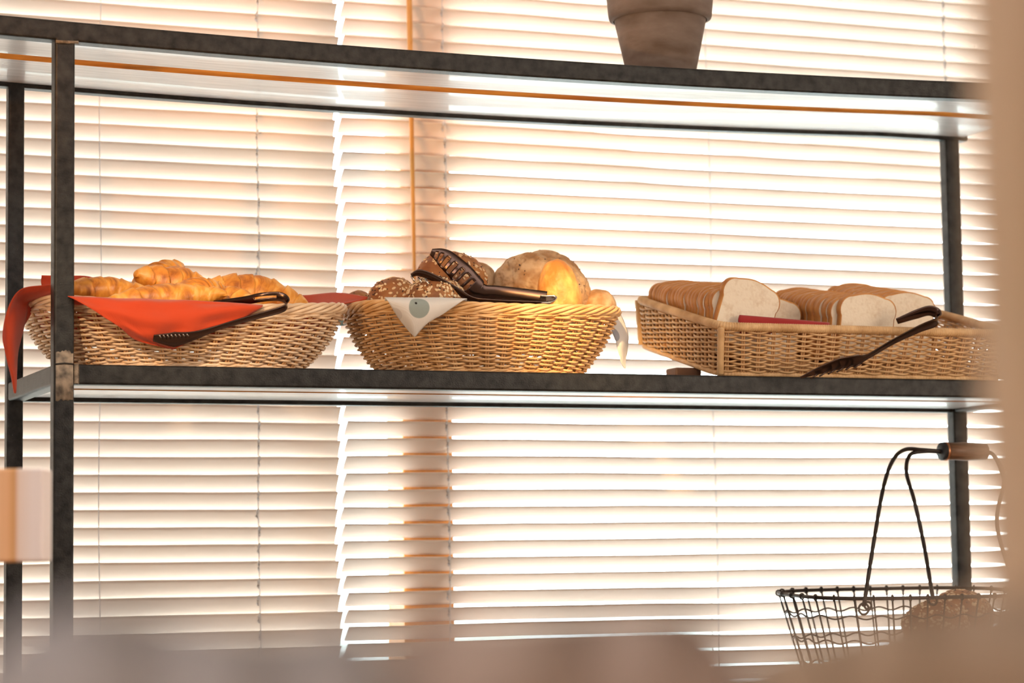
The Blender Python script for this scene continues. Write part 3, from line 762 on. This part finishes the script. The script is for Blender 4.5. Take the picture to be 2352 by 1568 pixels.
# tongs on the sliced bread basket
t3 = empty('serving_tongs', at(2060,790,-.05)); tag(t3, 'steel serving tongs hooked over the front of the sliced bread basket', 'tongs', 'serving tongs')
tp(ribbon([at(1838,867,-.058),at(1880,850,-.062),at(1925,834,-.064),at(1965,827,-.062),at(1992,818,-.058),at(2050,784,-.048),at(2110,754,-.040),at(2148,738,-.034),at(2152,722,-.030),at(2135,714,-.024),at(2105,722,-.012),at(2060,738,.010)],
          [.003,.014,.022,.020,.010,.011,.015,.018,.019,.018,.016,.010], (.0,-.55,.9), 130, 8, .12), 'spring_arms', t3)
q = MB()
for i in range(6):
    a = at(1880+i*20, 858-i*5, -.068); b_ = at(1862+i*20, 869-i*5, -.066); q.tube([a-t3.location, b_-t3.location], .0014, 6)
q.build('comb_teeth', M['tong'], t3)

# ------------------------------------------------------------------ pot on the top shelf
pc = at(1518, 140, .17); zb_ = ZT+T+sag(pc.x)-.003
pot = empty('flower_pot', (pc.x, .17, zb_)); tag(pot, 'weathered brown clay flower pot standing on the top shelf', 'pot')
q = MB(); q.lathe([(0,0),(.050,0),(.0535,.002),(.080,.128),(.0805,.135),(.070,.135)], (0,0,0), 64); q.build('pot_body', M['pot'], pot)
q = MB(); q.lathe([(.0795,.118),(.0865,.121),(.0880,.126),(.0925,.180),(.091,.184),(.084,.184),(.078,.13)], (0,0,0), 64); q.build('pot_rim', M['pot'], pot)
q = MB(); q.lathe([(0,.168),(.04,.170),(.080,.166),(.079,.16),(0,.16)], (0,0,0), 40); q.build('soil', M['soil'], pot)

# ------------------------------------------------------------------ wire basket on the lower shelf
wz = ZL+T
wl = at(1822, 1352, .16); wr = 1.735
wx = (wl.x+wr)/2; wa = (wr-wl.x)/2
wy, wbh = .165, .125
zr_f = at(2100, 1373, wy-wbh).z; zr_b = at(2000, 1352, wy+wbh).z; zrm = (zr_f+zr_b)/2; tl = (zr_b-zr_f)/(2*wbh)
wb = empty('wire_basket', (wx, wy, wz)); tag(wb, 'dark wire basket with a wooden grip handle on the lower shelf', 'basket')
Pw, Nw, _ = level((wa,wbh),(wa,wbh),1,36,3.2,0)
def wv(p, k, off=0):
    h = zrm-wz+tl*p[1]; s_ = .80+.20*k
    return (p[0]*s_, p[1]*s_, .004+(h-.004)*k+off)
P2, N2, _ = level((wa,wbh),(wa,wbh),1,240,3.2,0)
q = MB(); q.tube([wv(p,1) for p in P2], .0032, 8, closed=True); q.build('rim', M['wire'], wb)
q = MB()
for kk in (.78,.5,.22,.02):
    q.tube([wv(p,kk,.003*math.sin(i*2*PI/240*22)) for i, p in enumerate(P2)], .0015, 6, closed=True)
for i, p in enumerate(Pw):
    q.tube([wv(p,0),wv(p,.5),wv(p,.97)], .0016, 6)
    c = wv(p,1); nn = Nw[i]
    q.tube([(c[0]+nn[0]*.0048*math.cos(a), c[1]+nn[1]*.0048*math.cos(a), c[2]+.0048*math.sin(a)) for a in np.linspace(0,2*PI,10)], .0014, 6)
for i in range(-5,6):
    x = i*wa*.8/6; y = wbh*.8*(1-abs(i/6)**3.2)**(1/3.2); q.tube([(x,-y,.004),(x,y,.004)], .0012, 6)
for i in range(-3,4):
    y = i*wbh*.8/4; x = wa*.8*(1-abs(i/4)**3.2)**(1/3.2); q.tube([(-x,y,.004),(x,y,.004)], .0012, 6)
q.build('wire_mesh', M['wire'], wb)
gl_ = at(2162, 1036, wy); gx0 = gl_.x; gx1 = gx0+.090; gz = gl_.z
def wl_(v): return Vector(v)-Vector((wx,wy,wz))
af = at(1984, 1392, wy-wbh-.004); ab = at(2148, 1398, wy-wbh-.004)
af2 = Vector((2*((gx0+gx1)/2)-af.x, af.y, af.z)); 
hd = MB()
fr_a = at(1984,1392,wy-wbh-.003); bk_a = Vector((at(2143,1375,wy-wbh-.003).x, wy-wbh-.003, at(2143,1375,wy-wbh-.003).z))
# left bail: two wires rise from the near rim and bend over into the end of the grip
hd.tube([wl_(p) for p in spline([fr_a, at(2010,1225,.07), at(2030,1115,.11), at(2052,1055,.14), at(2080,1032,.155), at(2120,1033,wy), at(2170,1037,wy)], 50)], .0036, 8)
hd.tube([wl_(p) for p in spline([bk_a, at(2122,1250,.09), at(2100,1150,.12), at(2082,1085,.15), at(2090,1045,.165), at(2125,1036,wy+.001), at(2170,1038,wy+.001)], 50)], .0036, 8)
for cx_, cz_, s_ in ((fr_a.x,fr_a.z,.009),(fr_a.x+.008,fr_a.z+.004,.006),(bk_a.x,bk_a.z,.007)):
    hd.tube([wl_((cx_+s_*math.cos(a), wy-wbh-.004+.002*math.sin(a*.5), cz_+s_*math.sin(a)-s_*.5)) for a in np.linspace(0,2*PI,24)], .0020, 8)
# right bail: shorter, it drops steeply from the other end of the grip
for yy, xx in ((wy-wbh-.003, wr-.075), (wy-wbh-.003, wr-.035)):
    hd.tube([wl_(p) for p in spline([(xx,yy,fr_a.z), (xx-.002,.10,fr_a.z+.13), (gx1+.022,.14,gz-.05), (gx1+.014,.158,gz-.008), (gx1-.004,wy,gz)], 50)], .0036, 8)
    hd.tube([wl_((xx+.007*math.cos(a), yy+.002*math.sin(a*.5), fr_a.z+.007*math.sin(a)-.004)) for a in np.linspace(0,2*PI,24)], .0020, 8)
hd.build('handle_wire', M['wire'], wb)
q = MB(); q.tube([wl_((gx0+.006,wy,gz)),wl_((gx0+.03,wy,gz)),wl_(((gx0+gx1)/2,wy,gz)),wl_((gx1-.02,wy,gz)),wl_((gx1,wy,gz))], [.0150,.0155,.0165,.0155,.0145], 24); q.build('grip', M['grip'], wb)
q = MB(); q.tube([wl_((gx0-.001,wy,gz)),wl_((gx0+.0005,wy,gz)),wl_((gx0+.006,wy,gz))], [.0145,.0160,.0160], 24); q.build('grip_cap', M['cap'], wb)
q = MB(); q.tube([wl_((gx0+.006,wy,gz)),wl_((gx0+.010,wy,gz))], [.0166,.0166], 24); q.build('grip_ring', M['copper'], wb)
g4 = 'rolls in the wire basket'
put_roll('seeded_roll', SR, 2205, 1415, .20, .062,.050,.046, 21, 'seeded brown roll at the back of the wire basket', seeds=(300,110), group=g4)
put_roll('seeded_roll', SR, 2150, 1440, .11, .060,.050,.046, 22, 'seeded brown roll at the front of the wire basket, left one', seeds=(300,110), group=g4)
put_roll('seeded_roll', SR, 2180, 1500, .16, .060,.060,.046, 23, 'brown roll lying underneath the other two in the wire basket', seeds=(60,20), group=g4)

# ------------------------------------------------------------------ foreground, far out of focus
def atd(px, py, z):
    return LOC + (_fwd + (px-1176)/F*_R - (py-784)/F*_U)*z
# tan wooden post at the right, close to the camera
p0 = atd(2236, 784, .80)
q = MB(); cx, cy = p0.x, p0.y
ax = _R.copy(); ax.z = 0; ax.normalize(); ay = Vector((-ax.y, ax.x, 0))
vs = []
for z in (0, RH):
    for a, b_ in ((0,-.07),(.14,-.07),(.14,0),(0,0)):
        v = Vector((cx, cy, z))+ax*a+ay*b_; vs.append(v)
q.add(vs, [(0,3,2,1),(4,5,6,7),(0,1,5,4),(1,2,6,5),(2,3,7,6),(3,0,4,7)])
ob = q.build('wooden_post', M['post'], smooth=False, bevel=.008, origin=(cx,cy,0)); tag(ob, 'tan wooden post close to the camera along the right edge', 'post')
# counter the paper packets stand on
tz = LOC.z-.14; ctr = atd(1176, 784, .42)
q = MB(); vs = []
for zz in (tz-.03, tz):
    for a, b_ in ((-.45,-.12),(.45,-.12),(.45,.14),(-.45,.14)):
        v = Vector((ctr.x, ctr.y, zz))+ax*a+ay*b_; vs.append(v)
q.add(vs, [(0,3,2,1),(4,5,6,7),(0,1,5,4),(1,2,6,5),(2,3,7,6),(3,0,4,7)])
cnt = empty('serving_counter', (ctr.x, ctr.y, 0)); tag(cnt, 'wooden serving counter right in front of the camera, below the blurred paper', 'counter')
q.v = [tuple(Vector(v)-cnt.location) for v in q.v]; q.build('worktop', M['post'], cnt, smooth=False, bevel=.004)
for a, b_ in ((-.42,-.09),(.42,-.09),(.42,.11),(-.42,.11)):
    c = ax*a+ay*b_; q = MB(); q.box((c.x-.02,c.y-.02,0),(c.x+.02,c.y+.02,tz-.03)); q.build('leg', M['post'], cnt, smooth=False, bevel=.003)
def packet(name, top_pts, z, mat, label, thick=.03, seed=0):
    """an upright bundle of crumpled paper whose top edge passes the given frame points at distance z"""
    P = spline([atd(px, py, z) for px, py in top_pts], 40); q = MB(); G = []
    d = _fwd.copy(); d.z = 0; d.normalize()
    for k in range(13):
        a = k/12*PI; row_ = []
        for i, p in enumerate(P):
            hh = (p.z-tz); 
            if k <= 6: f = (1-k/6.0)
            else: f = (k-6)/6.0
            side = (-1 if k <= 6 else 1)
            off = side*thick*(.15+.85*f)*.5
            zz = tz + hh*(1-f)
            nz_ = .006*noise.noise((i*.22+seed, k*.35, seed))
            row_.append((p.x+d.x*(off+nz_), p.y+d.y*(off+nz_), zz+.001))
        G.append(row_)
    q.grid(G)
    c = sum((Vector(v) for v in q.v), Vector())/len(q.v)
    ob = q.build(name, mat, origin=(c.x,c.y,tz)); tag(ob, label, 'paper', 'blurred paper bundles in the foreground'); return ob
packet('paper_bundle', [(-260,1640),(-60,1540),(80,1420),(250,1385),(480,1430),(700,1440),(830,1420),(900,1520),(960,1660)], .50, M['napkin'], 'blurred mauve grey crumpled paper at the bottom left', seed=1)
packet('paper_bundle', [(700,1640),(860,1500),(960,1430),(1120,1420),(1330,1405),(1500,1390),(1620,1410),(1720,1520),(1780,1660)], .56, M['napkin2'], 'blurred pinkish tan crumpled paper at the bottom middle', seed=2)
packet('paper_bundle', [(1480,1700),(1640,1540),(1800,1480),(1950,1445),(2080,1400),(2240,1385),(2420,1360),(2560,1370)], .62, M['napkin3'], 'blurred warm tan crumpled paper at the bottom right', seed=3)
# end of a pale wooden beam reaching in from the left, nearer than the rack
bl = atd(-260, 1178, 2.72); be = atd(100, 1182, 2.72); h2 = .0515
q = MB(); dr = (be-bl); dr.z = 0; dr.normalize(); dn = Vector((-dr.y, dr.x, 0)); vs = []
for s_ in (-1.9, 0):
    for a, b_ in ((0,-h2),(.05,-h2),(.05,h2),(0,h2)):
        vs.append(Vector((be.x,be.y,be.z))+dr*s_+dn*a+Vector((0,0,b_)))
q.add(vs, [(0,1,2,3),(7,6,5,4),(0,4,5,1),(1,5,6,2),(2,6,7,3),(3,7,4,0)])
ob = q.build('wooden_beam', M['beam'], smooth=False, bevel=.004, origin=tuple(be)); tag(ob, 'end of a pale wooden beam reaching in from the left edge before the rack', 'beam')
